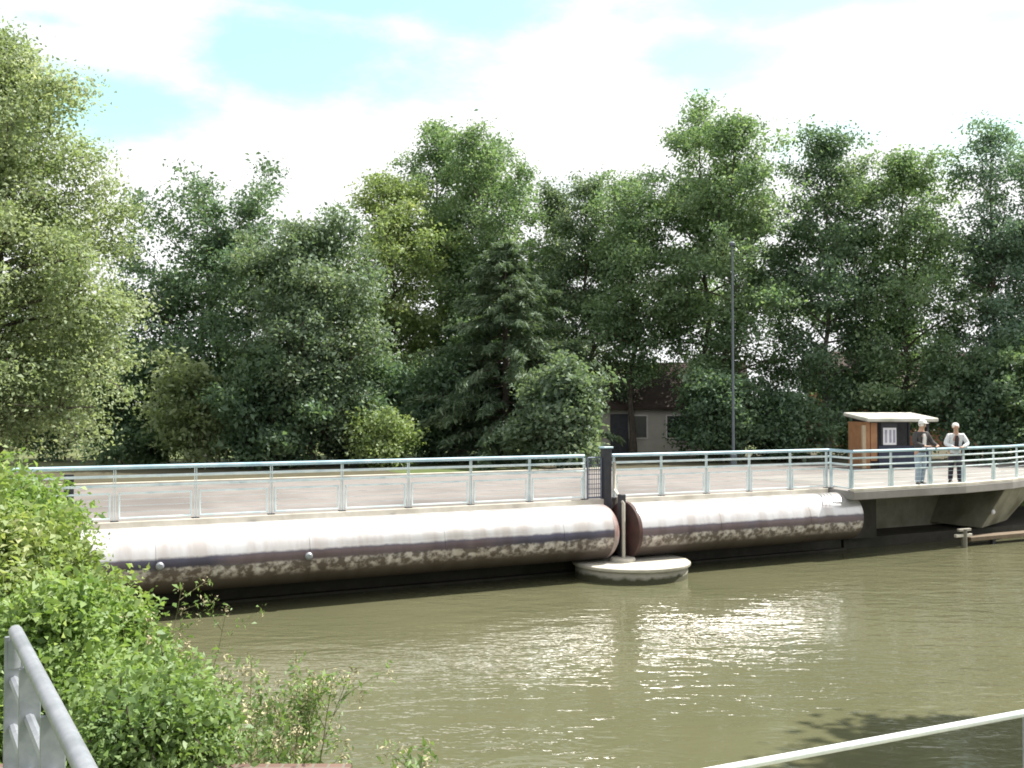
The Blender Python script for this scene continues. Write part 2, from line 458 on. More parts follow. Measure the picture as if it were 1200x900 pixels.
# the block stands out under the platform; its left flank runs back into the shade, the front leans under
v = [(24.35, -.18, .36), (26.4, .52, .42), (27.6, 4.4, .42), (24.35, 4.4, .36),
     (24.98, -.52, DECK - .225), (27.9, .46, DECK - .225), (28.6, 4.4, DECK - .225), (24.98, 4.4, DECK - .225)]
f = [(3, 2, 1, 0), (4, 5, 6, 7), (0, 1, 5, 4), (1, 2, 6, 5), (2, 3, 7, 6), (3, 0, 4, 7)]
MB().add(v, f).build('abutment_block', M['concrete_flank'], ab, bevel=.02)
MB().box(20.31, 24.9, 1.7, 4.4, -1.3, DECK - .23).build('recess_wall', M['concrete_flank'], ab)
MB().box(19.25, 20.3, .1, 3.59, .3, DECK - .23).build('side_wall', M['concrete_wet_shade'], ab)
MB().box(19.3, 33, .35, 4.4, -1.3, .28).build('footing', M['concrete_wet_shade'], ab)
md_ = MB().lathe([(.075, 0), (.075, .02), (.05, .05), (0, .055)], (0, 0, 0), 12).build('marker_disc', M['board_white'], ab)
md_.location = (24.62, -.36, .85); md_.rotation_euler = (R_(100), 0, 0)

ld = bridge_empty('mooring_ledge')
tag(ld, 'low brown ledge board just above the water below the abutment', 'ledge')
MB().box(22.9, 30.5, -.95, -.55, .14, .26).build('ledge_board', M['wood_old'], ld, bevel=.01)
for s in (24.0, 26.5, 29.0):
    MB().box(s, s + .12, -.82, -.7, -1.2, .14).build('ledge_post', M['dark_steel'], ld)
sp = tag(bridge_empty('gauge_post', 22.55, -1.0), 'short weathered post with a crosspiece standing in the water before the abutment', 'post')
MB().tube([(0, 0, -1), (0, 0, .52)], .085, 10).build('post_shaft', M['concrete_dark'], sp)
MB().box(-.36, .30, -.045, .045, .30, .38).build('crosspiece', M['concrete_pale'], sp, bevel=.008)
MB().box(-.24, .26, -.045, .045, .46, .53).build('crosspiece', M['concrete'], sp, bevel=.008)

# round pier between the two pipes
def tide_mat():
    m = M['concrete'].copy(); m.name = 'pier_concrete'; nt = m.node_tree; b = nt.nodes['Principled BSDF']
    src = b.inputs['Base Color'].links[0].from_socket
    tc = nd(nt, 'ShaderNodeTexCoord'); sp_ = nd(nt, 'ShaderNodeSeparateXYZ'); nt.links.new(tc.outputs['Object'], sp_.inputs[0])
    no = nd(nt, 'ShaderNodeTexNoise'); no.inputs['Scale'].default_value = 4; no.inputs['Detail'].default_value = 6; nt.links.new(tc.outputs['Object'], no.inputs[0])
    ad = nd(nt, 'ShaderNodeMath', operation='MULTIPLY_ADD'); ad.inputs[1].default_value = -.22; nt.links.new(no.outputs[0], ad.inputs[0]); nt.links.new(sp_.outputs[2], ad.inputs[2])
    r = ramp(nt, [(.0, (1, 1, 1)), (.07, (0, 0, 0))], ad.outputs[0])
    mx = nd(nt, 'ShaderNodeMix', data_type='RGBA'); nt.links.new(r.outputs[0], mx.inputs[0]); nt.links.new(src, mx.inputs[6]); mx.inputs[7].default_value = (.055, .055, .03, 1)
    nt.links.new(mx.outputs[2], b.inputs['Base Color'])
    return m


M['pier'] = tide_mat()
pr = bridge_empty('pier', 11.42, -.72)
tag(pr, 'low round concrete pier in the water below the gap between the pipes', 'pier')
MB().lathe([(1.32, -1.3), (1.32, .24), (1.30, .27)], (0, 0, 0), 48).build('pier_drum', M['pier'], pr, smooth=True)
MB().lathe([(1.37, .271), (1.385, .29), (1.385, .34), (1.35, .365)], (0, 0, 0), 48).build('pier_cap', M['concrete_pale'], pr, smooth=True)
MB().lathe([(.30, .366), (.30, .43), (.28, .45)], (-.27, -.05, 0), 24).build('base_plate', M['concrete_pale'], pr, smooth=True)

jp = bridge_empty('joint_post', 11.15, -.06)
tag(jp, 'dark steel column with a thin pale pole at the joint between the pipes', 'column')
MB().box(-.09, .11, -.09, .11, .4, DECK + 1.22).build('column', M['dark_steel'], jp, bevel=.012)
MB().box(-.12, .14, -.12, .14, DECK + 1.221, DECK + 1.26).build('cap_plate', M['rail_blue'], jp, bevel=.006)
MB().box(-.02, .13, -.66, -.52, .40, DECK + .16).build('lower_column', M['dark_steel'], jp, bevel=.01)
po = MB().tube([(.0, -.75, .44), (.0, -.75, DECK - .05), (.12, -.2, DECK + .25), (.14, -.16, DECK + .9)], .042, 8).build('pole', M['concrete_pale'], jp, smooth=True)

# ------------------------------------------------------------------ the pipes
R0 = .635; PZ = 1.045; PY = -.47


def pipe(name, s0, s1, label, left_disc, right_dish, lugs):
    e = bridge_empty(name, s0, PY, PZ)
    tag(e, label, 'pipe', 'steel pipes carrying the footbridge')
    L_ = s1 - s0
    prof = []
    n = 60
    for i in range(n + 1): prof.append((R0, L_ * i / n))
    mb = MB(); mb.lathe(prof, (0, 0, 0), 64, axis='x')
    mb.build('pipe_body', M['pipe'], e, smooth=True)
    for x in np.arange(s0 + 2.4, s1 - .6, 2.9):
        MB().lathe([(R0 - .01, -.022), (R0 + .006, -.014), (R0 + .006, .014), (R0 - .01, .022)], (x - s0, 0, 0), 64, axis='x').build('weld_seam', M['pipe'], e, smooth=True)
    if right_dish:
        pr_ = [(R0 + .003, -.01)] + [(R0 * math.cos(a) + .003, .34 * math.sin(a)) for a in np.linspace(0, math.pi / 2 - .02, 9)]
        d = MB().lathe(pr_, (0, 0, 0), 64, axis='x').build('end_cap', M['pipe_red'], e, smooth=True)
        d.location = (L_, 0, 0)
    if left_disc:
        d = MB().lathe([(.05, -.065), (R0 * .8, -.06), (R0 + .035, -.04), (R0 + .035, .05)], (0, 0, 0), 64, axis='x').build('end_disc', M['pipe_end'], e, smooth=True)
    for x in lugs:
        a = R_(-2)
        l = MB().lathe([(.075, 0), (.075, .035), (.045, .06), (0, .062)], (0, 0, 0), 12).build('lug', M['galv'], e)
        l.location = (x - s0, -R0 * math.cos(a) + .005, R0 * math.sin(a)); l.rotation_euler = (R_(90), 0, 0)
    for x in np.arange(s0 + 1.2, s1 - .5, 3.0):
        MB().box(x - s0 - .05, x - s0 + .05, .1, .44, .6, DECK - PZ - .16).build('bracket', M['dark_steel'], e)
    return e


pipe('steel_pipe', -7.5, 10.72, 'long steel pipe left of the round pier with a domed end', False, True, (.75, 3.55))
pipe('steel_pipe', 11.42, 18.55, 'steel pipe right of the round pier with a flat brown end disc', True, False, ())

# ------------------------------------------------------------------ bridge railings
RH = 1.07


def railing(name, pts, posts, label, thick_joint=None):
    """pts: polyline in bridge coords; posts: distances along it"""
    e = bridge_empty(name)
    tag(e, label, 'railing', 'railings along the front of the footbridge')
    P = [Vector((a, b, 0)) for a, b in pts]
    cum = [0]
    for a, b in zip(P, P[1:]): cum.append(cum[-1] + (b - a).length)

    def pos(d):
        d = min(max(d, 0), cum[-1])
        for i in range(len(P) - 1):
            if d <= cum[i + 1] + 1e-6:
                return P[i].lerp(P[i + 1], (d - cum[i]) / (cum[i + 1] - cum[i])), (P[i + 1] - P[i]).normalized()
        return P[-1], (P[-1] - P[-2]).normalized()

    def up(v, z): return (v.x, v.y, DECK + z)
    MB().tube([up(p_, RH - .025) for p_ in P], .042, 10).build('top_rail', M['rail_blue'], e, smooth=True)
    for h in (.87, .69):
        MB().tube([up(p_, h) for p_ in P], .027, 8).build('rail', M['rail_paint'], e, smooth=True)
    for d in posts:
        c, dr = pos(d); n = Vector((-dr.y, dr.x, 0))
        mb = MB()
        for o in (-.018, .018):
            a = c + dr * (o - .006); b = c + dr * (o + .006)
            q = [(a + n * -.022), (b + n * -.022), (b + n * .022), (a + n * .022)]
            mb.prism([(v.x, v.y) for v in q], DECK + .005, DECK + RH - .07)
        pst = mb.build('post', M['rail_paint'], e)
        q = [c - dr * .07 - n * .06, c + dr * .07 - n * .06, c + dr * .07 + n * .06, c - dr * .07 + n * .06]
        MB().prism([(v.x, v.y) for v in q], DECK + .012, DECK + .03).build('foot_plate', M['dark_steel'], pst)
    for d0, d1 in zip(posts, posts[1:]):
        if d1 - d0 < .5: continue
        a, dr = pos(d0 + .085); b, _ = pos(d1 - .085)
        mb = MB()
        for h in (.075, .545): mb.tube([up(a, h), up(b, h)], .022, 6)
        mb.tube([up(a, .06), up(a, .56)], .02, 6); mb.tube([up(b, .06), up(b, .56)], .02, 6)
        for h in (.19, .31, .43): mb.tube([up(a, h), up(b, h)], .0045, 4)
        mb.build('infill_frame', M['rail_paint'], e)
    return e


def line_posts(s0, s1, step): return list(np.arange(s0, s1 + .01, step))


P0 = -7.5
railing('bridge_railing', [(P0, -.02), (10.56, -.02)], [x - P0 for x in line_posts(-7.42, 10.6, 1.5)],
        'pale blue green railing on the footbridge left of the dark joint column')
railing('bridge_railing', [(11.34, -.02), (18.42, -.02)], [x - 11.34 for x in (11.4, 12.8, 14.2, 15.6, 17.0, 18.3)],
        'pale blue green railing between the dark joint column and the viewing platform')
RP = [(18.42, -.02), (18.15, -1.12), (22.6, -.93), (25.17, -.50), (27.15, .17), (33.5, 2.27)]
railing('bridge_railing', RP, [.05, 1.06, 2.6, 4.2, 5.65, 7.3, 8.9, 10.5, 12.1, 13.7],
        'pale blue green railing curving round the viewing platform where two people lean')

tag(bridge_empty('expansion_post', -.72, .02), 'dark thick post standing in the left part of the footbridge railing', 'post')
e = bpy.data.objects['expansion_post']
MB().box(-.085, .085, -.02, .10, DECK, DECK + .93).build('post_body', M['dark_steel'], e, bevel=.01)
MB().box(-.13, .13, -.06, .14, DECK + .004, DECK + .03).build('foot_plate', M['dark_steel'], e)

mg = bridge_empty('mesh_screen', 10.66, -.02)
tag(mg, 'dark steel mesh screen closing the gap beside the dark joint column', 'screen')
mb = MB()
for x in (0, .38): mb.tube([(x, 0, DECK + .02), (x, 0, DECK + 1.0)], .026, 6)
for z in (.05, 1.0): mb.tube([(0, 0, DECK + z), (.38, 0, DECK + z)], .022, 6)
mb.build('screen_frame', M['mesh_steel'], mg)
mb = MB()
for x in np.arange(.06, .36, .062): mb.tube([(x, 0, DECK + .05), (x, 0, DECK + .99)], .0085, 4)
for z in np.arange(.14, .99, .115): mb.tube([(0, .012, DECK + z), (.38, .012, DECK + z)], .0085, 4)
mb.build('wire_mesh', M['mesh_steel'], mg)
MB().box(-.42, -.03, -.02, 0, DECK + .45, DECK + .98).build('mesh_plate', M['mesh_steel'], mg) if False else None

# ------------------------------------------------------------------ kiosk
kd = 38.0
kc = at(1043, kd, DECK)
ki = empty('kiosk', kc, R_(6)); ki.scale = (.82, 1, .93)
tag(ki, 'small open kiosk with pale flat roof and navy counter behind the viewing platform', 'kiosk')
mb = MB()
mb.add([(-1.62, -.95, 1.83), (1.68, -.95, 1.83), (1.68, 1.1, 2.05), (-1.62, 1.1, 2.05), (-1.62, -.95, 1.98), (1.68, -.95, 1.98), (1.68, 1.1, 2.20), (-1.62, 1.1, 2.20)],
       [(0, 3, 2, 1), (4, 5, 6, 7), (0, 1, 5, 4), (1, 2, 6, 5), (2, 3, 7, 6), (3, 0, 4, 7)])
mb.build('roof', M['roof_felt'], ki, bevel=.03)
MB().box(-1.5, -1.30, -.6, .9, 0, 1.83).build('side_panel', M['wood'], ki, bevel=.01)
MB().box(-1.28, -.98, -.62, -.55, .30, 1.80).build('shutter', M['wood'], ki, bevel=.01)
MB().box(-1.68, -1.52, -.66, -.55, 0, 1.70).build('corner_post', M['wood_pale'], ki, bevel=.01)
MB().box(1.35, 1.45, -.6, -.5, 0, 1.84).build('corner_post', M['dark_steel'], ki, bevel=.01)
MB().box(1.35, 1.45, .8, .9, 0, 1.96).build('corner_post', M['dark_steel'], ki, bevel=.01)
MB().box(-.96, 1.5, -.70, -.62, .05, .90).build('counter', M['navy'], ki, bevel=.01)
MB().box(-1.29, 1.35, .84, .9, .0, 1.95).build('back_wall', M['dark_steel'], ki)
nb = MB().box(-.82, -.06, -.66, -.58, .901, 1.82).build('notice_board', M['dark_steel'], ki, bevel=.02)
MB().box(-.74, -.13, -.675, -.662, .93, 1.60).build('notice_sheet', M['board_white'], nb)
mb = MB()
for x in (-.66, -.46, -.28): mb.box(x, x + .10, -.682, -.677, 1.02, 1.52)
mb.build('notice_columns', M['board_grey'], nb)

# ------------------------------------------------------------------ people
def skin_mesh(name, verts, edges, radii, mat, parent, root=0, sub=2):
    me = bpy.data.meshes.new(name)
    me.from_pydata([tuple(v) for v in verts], edges, []); me.update()
    o = bpy.data.objects.new(name, me); C.objects.link(o)
    md = o.modifiers.new('s', 'SKIN'); md.use_smooth_shade = True
    for i, r in enumerate(radii):
        sv = me.skin_vertices[0].data[i]
        sv.radius = r if isinstance(r, tuple) else (r, r)
        sv.use_root = (i == root)
    md2 = o.modifiers.new('u', 'SUBSURF'); md2.levels = sub; md2.render_levels = sub
    dg = bpy.context.evaluated_depsgraph_get(); dg.update()
    me2 = bpy.data.meshes.new_from_object(o.evaluated_get(dg))
    me2.name = name
    bpy.data.objects.remove(o)
    o = bpy.data.objects.new(name, me2); C.objects.link(o)
    me2.materials.clear(); me2.materials.append(mat)
    me2.polygons.foreach_set('use_smooth', [True] * len(me2.polygons))
    o.parent = parent
    return o


def person(loc, rz, label, jacket, trousers, headwear, scale, lean, turn=0.0, reach=0.0, stagger=0.0):
    """figure leaning forearms on a rail in front (local -y is where it looks)"""
    e = empty('person', loc, rz); e.scale = (scale,) * 3
    tag(e, label, 'person', 'people leaning on the platform railing')
    ly = -lean
    hip = (0, 0, .93); waist = (0, ly * .25, 1.10); chest = (0, ly * .65, 1.32); nb_ = (0, ly * .9, 1.47); hd0 = (turn * .3, ly * 1.1, 1.55)
    hdc = (turn, ly * 1.25 - .02, 1.64); hdt = (turn * 1.2, ly * 1.25 - .01, 1.715)
    V_ = [hip, waist, chest, nb_, hd0, hdc, hdt]; E_ = [(0, 1), (1, 2), (2, 3), (3, 4), (4, 5), (5, 6)]
    Rr = [(.15, .11), (.14, .10), (.165, .11), (.07, .065), (.062, .066), (.078, .096), (.06, .07)]
    arms = []
    for sx in (-1, 1):
        sh = (sx * .19, ly * .75, 1.40); el = (sx * .31, ly * .75 - .07, 1.16); rr_ = reach if sx > 0 else 0.0; wr = (sx * (.12 + rr_), ly * .75 - .27, 1.075); pm = (sx * (.075 + rr_), ly * .75 - .33, 1.068)
        b = len(V_)
        V_ += [sh, el, wr, pm]; E_ += [(2, b), (b, b + 1), (b + 1, b + 2), (b + 2, b + 3)]
        Rr += [.062, .046, .03, (.036, .02)]
        for k, (fx, ln) in enumerate(((.03, .075), (.012, .085), (-.008, .08), (-.026, .065))):
            j = len(V_)
            V_ += [(pm[0] - sx * .05, pm[1] - .02 + fx * .6, pm[2] + .012), (pm[0] - sx * (.05 + ln * .7), pm[1] - .03 + fx * .9, pm[2] - .02)]
            E_ += [(b + 3, j), (j, j + 1)]; Rr += [.0095, .008]
        j = len(V_); V_ += [(pm[0] - sx * .01, pm[1] + .05, pm[2] + .01)]; E_ += [(b + 2, j)]; Rr += [.011]
        arms.append((sh, el, wr))
    legs = []
    for sx in (-1, 1):
        sg_ = stagger * sx; hp = (sx * .095, .0, .88); kn = (sx * .105, -.03 + sg_ * .5, .50); an = (sx * .11, .03 + sg_, .09); to = (sx * .135, -.11 + sg_, .045)
        b = len(V_); V_ += [hp, kn, an, to]; E_ += [(0, b), (b, b + 1), (b + 1, b + 2), (b + 2, b + 3)]; Rr += [.09, .06, .042, (.04, .03)]
        legs.append((hp, kn, an, to))
    body = skin_mesh('body', V_, E_, Rr, M['skin'], e)
    hx, hy, hz = hdc
    # face details: nose and eyes, ears
    MB().add([(hx - .014, hy - .085, hz - .02), (hx + .014, hy - .085, hz - .02), (hx, hy - .128, hz - .018), (hx, hy - .088, hz + .03), (hx, hy - .088, hz - .032)],
             [(0, 2, 3), (1, 3, 2), (0, 4, 2), (1, 2, 4), (0, 3, 4), (1, 4, 3)]).build('nose', M['skin'], e)
    for sx in (-1, 1):
        MB().lathe([(0.001, -.011), (.009, -.006), (.011, 0), (.009, .006), (.001, .011)], (hx + sx * .032, hy - .088, hz + .018), 8).build('eye', M['eye'], e, smooth=True)
        MB().lathe([(.004, -.03), (.02, -.015), (.022, .012), (.006, .032)], (hx + sx * .083, hy + .01, hz), 8).build('ear', M['skin'], e, smooth=True)
    MB().tube([(hx - .024, hy - .089, hz - .052), (hx, hy - .094, hz - .050), (hx + .024, hy - .089, hz - .052)], .006, 6).build('mouth', M['pipe_red'], e)
    # jacket over torso and arms
    V2 = [(0, ly * .1, .86), waist, chest, (0, ly * .85, 1.44)]; E2 = [(0, 1), (1, 2), (2, 3)]; R2 = [(.178, .135), (.165, .125), (.19, .135), (.092, .085)]
    for sh, el, wr in arms:
        b = len(V2); V2 += [sh, el, wr]; E2 += [(2, b), (b, b + 1), (b + 1, b + 2)]; R2 += [.082, .066, .046]
    skin_mesh('jacket', V2, E2, R2, M[jacket], e, root=1)
    # open front: shirt panel standing just proud of the chest
    f0 = MB()
    zz = [(1.40, ly * .80 - .115, .035), (1.30, ly * .66 - .145, .05), (1.15, ly * .4 - .142, .055), (.98, ly * .2 - .145, .06)]
    vs = []
    for z_, y_, hw in zz: vs += [(-hw, y_ + .02, z_), (-hw, y_ - .012, z_), (hw, y_ - .012, z_), (hw, y_ + .02, z_)]
    fs = []
    for i in range(3):
        o_ = i * 4
        fs += [(o_ + k_, o_ + (k_ + 1) % 4, o_ + 4 + (k_ + 1) % 4, o_ + 4 + k_) for k_ in range(4)]
    fs += [(0, 1, 2, 3), (15, 14, 13, 12)]
    f0.add(vs, fs).build('shirt_front', M['shirt'] if jacket != 'jacket_white' else M['jacket_dark'], e, smooth=True)
    V3 = [(0, ly * .12, 1.03), (0, 0, .90)]; E3 = [(0, 1)]; R3 = [(.17, .135), (.19, .145)]
    for hp, kn, an, to in legs:
        b = len(V3); V3 += [hp, kn, (an[0], an[1], .075)]; E3 += [(1, b), (b, b + 1), (b + 1, b + 2)]; R3 += [.112, .082, .068]
    skin_mesh('trousers', V3, E3, R3, M[trousers], e)
    for hp, kn, an, to in legs:
        skin_mesh('shoe', [(an[0], an[1] + .04, .05), (an[0], an[1] - .03, .055), (to[0], to[1] - .02, .04), (to[0] + .003, to[1] - .07, .034)],
                  [(0, 1), (1, 2), (2, 3)], [(.066, .062), (.068, .066), (.064, .052), (.05, .042)], M['shoe'], e, sub=1)
    if headwear == 'cap':
        mb = MB().lathe([(.100, 0), (.104, .03), (.095, .07), (.06, .098), (.0, .108)], (hx, hy + .012, hz + .035), 16)
        hb = mb.build('cap', M['cap'], e, smooth=True)
        MB().add([(hx - .075, hy - .07, hz + .045), (hx + .075, hy - .07, hz + .045), (hx + .05, hy - .17, hz + .035), (hx - .05, hy - .17, hz + .035),
                  (hx - .075, hy - .07, hz + .055), (hx + .075, hy - .07, hz + .055), (hx + .05, hy - .17, hz + .045), (hx - .05, hy - .17, hz + .045)],
                 [(0, 3, 2, 1), (4, 5, 6, 7), (0, 1, 5, 4), (1, 2, 6, 5), (2, 3, 7, 6), (3, 0, 4, 7)]).build('peak', M['cap'], hb)
        MB().lathe([(.086, -.05), (.096, -.01), (.098, .02), (.09, .034)], (hx, hy + .022, hz + .01), 16).build('hair', M['hair_white'], e, smooth=True)
    else:
        skin_mesh('hair', [(hx, hy + .03, hz - .03), (hx, hy + .03, hz + .03), (hx, hy + .005, hz + .07), (hx, hy - .03, hz + .088)], [(0, 1), (1, 2), (2, 3)],
                  [(.095, .08), (.108, .098), (.108, .102), (.07, .055)], M['hair_white'], e)
    return e


PA = bw(22.55, -.34, DECK + .005)
person(bw(21.2, -.66, DECK + .005), ANG - R_(6), 'person in a white cap and dark open jacket leaning on the platform railing', 'jacket_charcoal', 'jeans', 'cap', 1.05, .06, turn=.02, reach=.20, stagger=.05)
person(bw(22.75, -.56, DECK + .005), ANG - R_(38), 'white haired person in a white jacket and dark trousers leaning on the railing', 'jacket_white', 'trousers', 'hair', 1.0, .19, turn=-.03, stagger=-.08)

# ------------------------------------------------------------------ near railings and near bank
def near_railing():
    ex, ey, zt = -1.585, 3.28, EYE - .70
    d = Vector((.755, -1.27, 0)).normalized()
    e = empty('galvanised_railing', (ex, ey, 0), math.atan2(d.y, d.x))
    tag(e, 'grey galvanised tube railing at the near left corner beside the shrubs', 'railing')
    L_ = 2.6
    MB().tube([(0, 0, zt - .12), (.0, 0, zt - .03), (.035, 0, zt), (L_, 0, zt)], .021, 12).build('top_rail', M['galv'], e, smooth=True)
    for dz in (.16, .31, .46, .61, .76):
        MB().tube([(0, 0, zt - dz), (L_, 0, zt - dz)], .015, 8).build('rail', M['galv'], e, smooth=True)
    for x in (0.0, .47, .98, 1.5, 2.0, 2.6):
        mb = MB().box(x - .007, x + .007, -.028, .028, 2.1, zt - .02)
        mb.build('post', M['galv'], e, bevel=.002)
    return e


near_railing()
e = empty('handrail', (0, 0, 0))
tag(e, 'single pale tubular handrail crossing the bottom right corner above the water', 'handrail')
d0 = 4.57; a = Vector(((830 - 600) / 1200 * d0, d0, EYE - 420 / 1200 * d0)); d1 = 5.45; b = Vector(((1200 - 600) / 1200 * d1, d1, EYE - 352 / 1200 * d1))
v = b - a
MB().tube([a - v * .6, a, b, b + v * .5], .019, 12).build('top_rail', M['galv_white'], e, smooth=True)
MB().tube([a - v * .6 - Vector((0, 0, .48)), b + v * .5 - Vector((0, 0, .48))], .014, 8).build('rail', M['galv'], e, smooth=True)
for tt in (-.5, .985, 1.45):
    q = a + v * tt
    MB().tube([(q.x, q.y, 1.1), (q.x, q.y, q.z - .012)], .009, 8).build('post', M['galv'], e, smooth=True)
ls = MB().box(.3, 5.6, 3.0, 5.9, -1.2, 1.15)
tag(ls.build('landing', M['concrete'], bevel=.02), kind='structure')

# brick edged bank wall
def brick_mat():
    m, nt, bs = newmat('brick_course')
    tc = nd(nt, 'ShaderNodeTexCoord'); br = nd(nt, 'ShaderNodeTexBrick')
    br.inputs['Color1'].default_value = (.12, .07, .055, 1); br.inputs['Color2'].default_value = (.17, .10, .08, 1); br.inputs['Mortar'].default_value = (.15, .14, .11, 1)
    br.inputs['Scale'].default_value = 1; br.inputs['Brick Width'].default_value = .075; br.inputs['Row Height'].default_value = .24; br.inputs['Mortar Size'].default_value = .006
    br.offset = 0
    nt.links.new(tc.outputs['Object'], br.inputs['Vector']); nt.links.new(br.outputs[0], bs.inputs['Base Color']); bs.inputs['Roughness'].default_value = .9
    return m


bwl = empty('bank_wall', (0, 0, 0))
tag(bwl, 'low brick coped retaining wall at the near edge of the water', 'wall')
MB().box(-3.6, -.80, 4.86, 5.08, -1.2, 2.10).build('wall_body', M['concrete_dark'], bwl)
MB().box(-3.6, -.79, 4.83, 5.10, 2.101, 2.155).build('coping', brick_mat(), bwl, bevel=.006)

# ------------------------------------------------------------------ vegetation
def leaves(name, pts, nrm_bias, size, mat, parent, rng, aspect=.55, out=None, jitter=.35):
    n = len(pts)
    nr = rng.normal(size=(n, 3)) * .8
    nr[:, 2] += nrm_bias
    if out is not None: nr += out
    nr /= np.linalg.norm(nr, axis=1)[:, None] + 1e-9
    a = rng.normal(size=(n, 3)); a -= (a * nr).sum(1)[:, None] * nr
    a /= np.linalg.norm(a, axis=1)[:, None] + 1e-9
    b = np.cross(nr, a)
    s = size * (1 + jitter * rng.normal(size=n)).clip(.45, 1.9)
    a *= s[:, None]; b *= (s * aspect)[:, None]
    droop = nr * (s * .18)[:, None]
    v = np.empty((n, 4, 3))
    v[:, 0] = pts - a * .5 - droop; v[:, 1] = pts - b * .5 + a * .02; v[:, 2] = pts + a * .5 - droop; v[:, 3] = pts + b * .5 + a * .02
    return np_mesh(name, v.reshape(-1, 3), np.arange(4 * n), 4, mat, parent)


def branch_pts(p, d, L_, rng, nseg=5, sag=0.0, wob=.12):
    pts = [np.array(p, float)]; d = np.array(d, float); d /= np.linalg.norm(d)
    for i in range(nseg):
        d = d + rng.normal(size=3) * wob; d[2] -= sag / nseg
        d /= np.linalg.norm(d)
        pts.append(pts[-1] + d * L_ / nseg)
    return pts


PROF = {
    'oval': lambda t: max(.10, math.sin(math.pi * min(1, (t * .93 + .10))) ** .75),
    'egg': lambda t: max(.05, (1 - t) ** .85 * (.62 + .38 * min(1, t * 3.2)) * 1.18),
    'dome': lambda t: max(.12, (1 - t ** 2.2) ** .6 * (.65 + .35 * min(1, t * 3))),
    'spire': lambda t: max(.09, (1 - t) ** .62 * (.6 + .4 * min(1, t * 3.5)) * 1.1),
    'cone': lambda t: max(.06, (1 - t) ** .9),
    'column': lambda t: max(.10, (1 - t ** 3.2) * (.72 + .28 * min(1, t * 4)) * (.9 + .1 * math.sin(t * 17))),
}


def tree(name, label, base, height, radius, start, prof, nleaf, lsize, leaf, bark, seed, trunk_r=.16, nb=46, spread=.42, group=None,
         cat='tree', up=.55, multi=1, bias=.55, lean=(0, 0), sigma=.34, open_=0.0):
    rng = np.random.default_rng(seed)
    e = empty(name, base); tag(e, label, cat, group)
    tm = MB(); P = []; OUT = []; W = []
    for mtr in range(multi):
        az = rng.uniform(0, 6.28); off = 0 if multi == 1 else .22 * radius
        hh = height * (1 if mtr == 0 else rng.uniform(.75, .97))
        top = np.array([lean[0] + math.cos(az) * off * 1.6, lean[1] + math.sin(az) * off * 1.6, hh])
        nseg = 10; tp = []
        for i in range(nseg + 1):
            f_ = i / nseg
            q = np.array([math.cos(az) * off * .25, math.sin(az) * off * .25, 0]) * (1 - f_) + top * f_
            q[:2] += rng.normal(size=2) * .012 * height * math.sin(math.pi * f_)
            tp.append(q)
        tm.tube(tp, [trunk_r * (1 - .93 * i / nseg) ** 1.0 + (.05 * trunk_r * 6 if i == 0 else 0) for i in range(nseg + 1)], 8)
        tpa = np.array(tp)
        n_b = max(8, nb // multi)
        ga = rng.uniform(0, 6.28)
        for i in range(n_b):
            t_ = (i + rng.uniform(0, .9)) / n_b
            zf = start + (1 - start) * t_ * .985
            k = zf * nseg; k0 = min(int(k), nseg - 1); p0 = tpa[k0] + (tpa[k0 + 1] - tpa[k0]) * (k - k0)
            ga += 2.4 + rng.normal() * .35
            rl = radius * PROF[prof](t_) * rng.uniform(.62, 1.18) * (1 if multi == 1 else .85)
            el = up + (t_ - .3) * .7 + rng.normal() * .12
            d = np.array([math.cos(ga) * math.cos(el), math.sin(ga) * math.cos(el), math.sin(el)])
            bp = branch_pts(p0, d, rl / max(.45, math.cos(min(el, 1.05))) * .86, rng, 5, .25)
            r0 = trunk_r * (1 - zf) * .42 + .012
            tm.tube(bp, [r0 * (1 - .16 * j) for j in range(6)], 5, cap=False)
            ns = max(3, int(3 + rl * 2.2))
            if rng.uniform() < open_: ns = max(2, ns // 3)
            for s_ in range(ns):
                f_ = rng.uniform(.25, 1.0); kk = f_ * 5; j = min(int(kk), 4); q = bp[j] + (bp[j + 1] - bp[j]) * (kk - j)
                dd = np.array(bp[-1] - bp[0]); dd /= np.linalg.norm(dd) + 1e-9
                dd = dd * .6 + rng.normal(size=3) * .75; dd[2] += .1
                sl = rl * spread * rng.uniform(.4, 1.0) * (1.15 - .5 * f_) + .15
                sp_ = branch_pts(q, dd, sl, rng, 3, .2)
                tm.tube(sp_, [r0 * .35, r0 * .28, r0 * .2, r0 * .08 + .003], 3, cap=False)
                for f2 in (.45, .75, 1.0):
                    kk = f2 * 3; j = min(int(kk), 2); c = sp_[j] + (sp_[j + 1] - sp_[j]) * (kk - j)
                    P.append(c); W.append(rng.uniform(.25, 1.0) ** 1.5 * (.6 + sl)); o_ = c - np.array([p0[0], p0[1], c[2] - .2]); OUT.append(o_ / (np.linalg.norm(o_) + 1e-6))
    P = np.array(P); W = np.array(W); W /= W.sum(); OUT = np.array(OUT)
    idx = rng.choice(len(P), size=nleaf, p=W)
    sg = sigma * (.6 + .8 * rng.random(len(P)))
    off = np.clip(rng.normal(size=(nleaf, 3)), -1.9, 1.9) * sg[idx][:, None]; off[:, 2] *= .6
    pts = P[idx] + off
    tm.build('trunk', bark, e, smooth=True)
    leaves('crown', pts, bias, lsize, leaf, e, rng, out=OUT[idx] * .35)
    return e


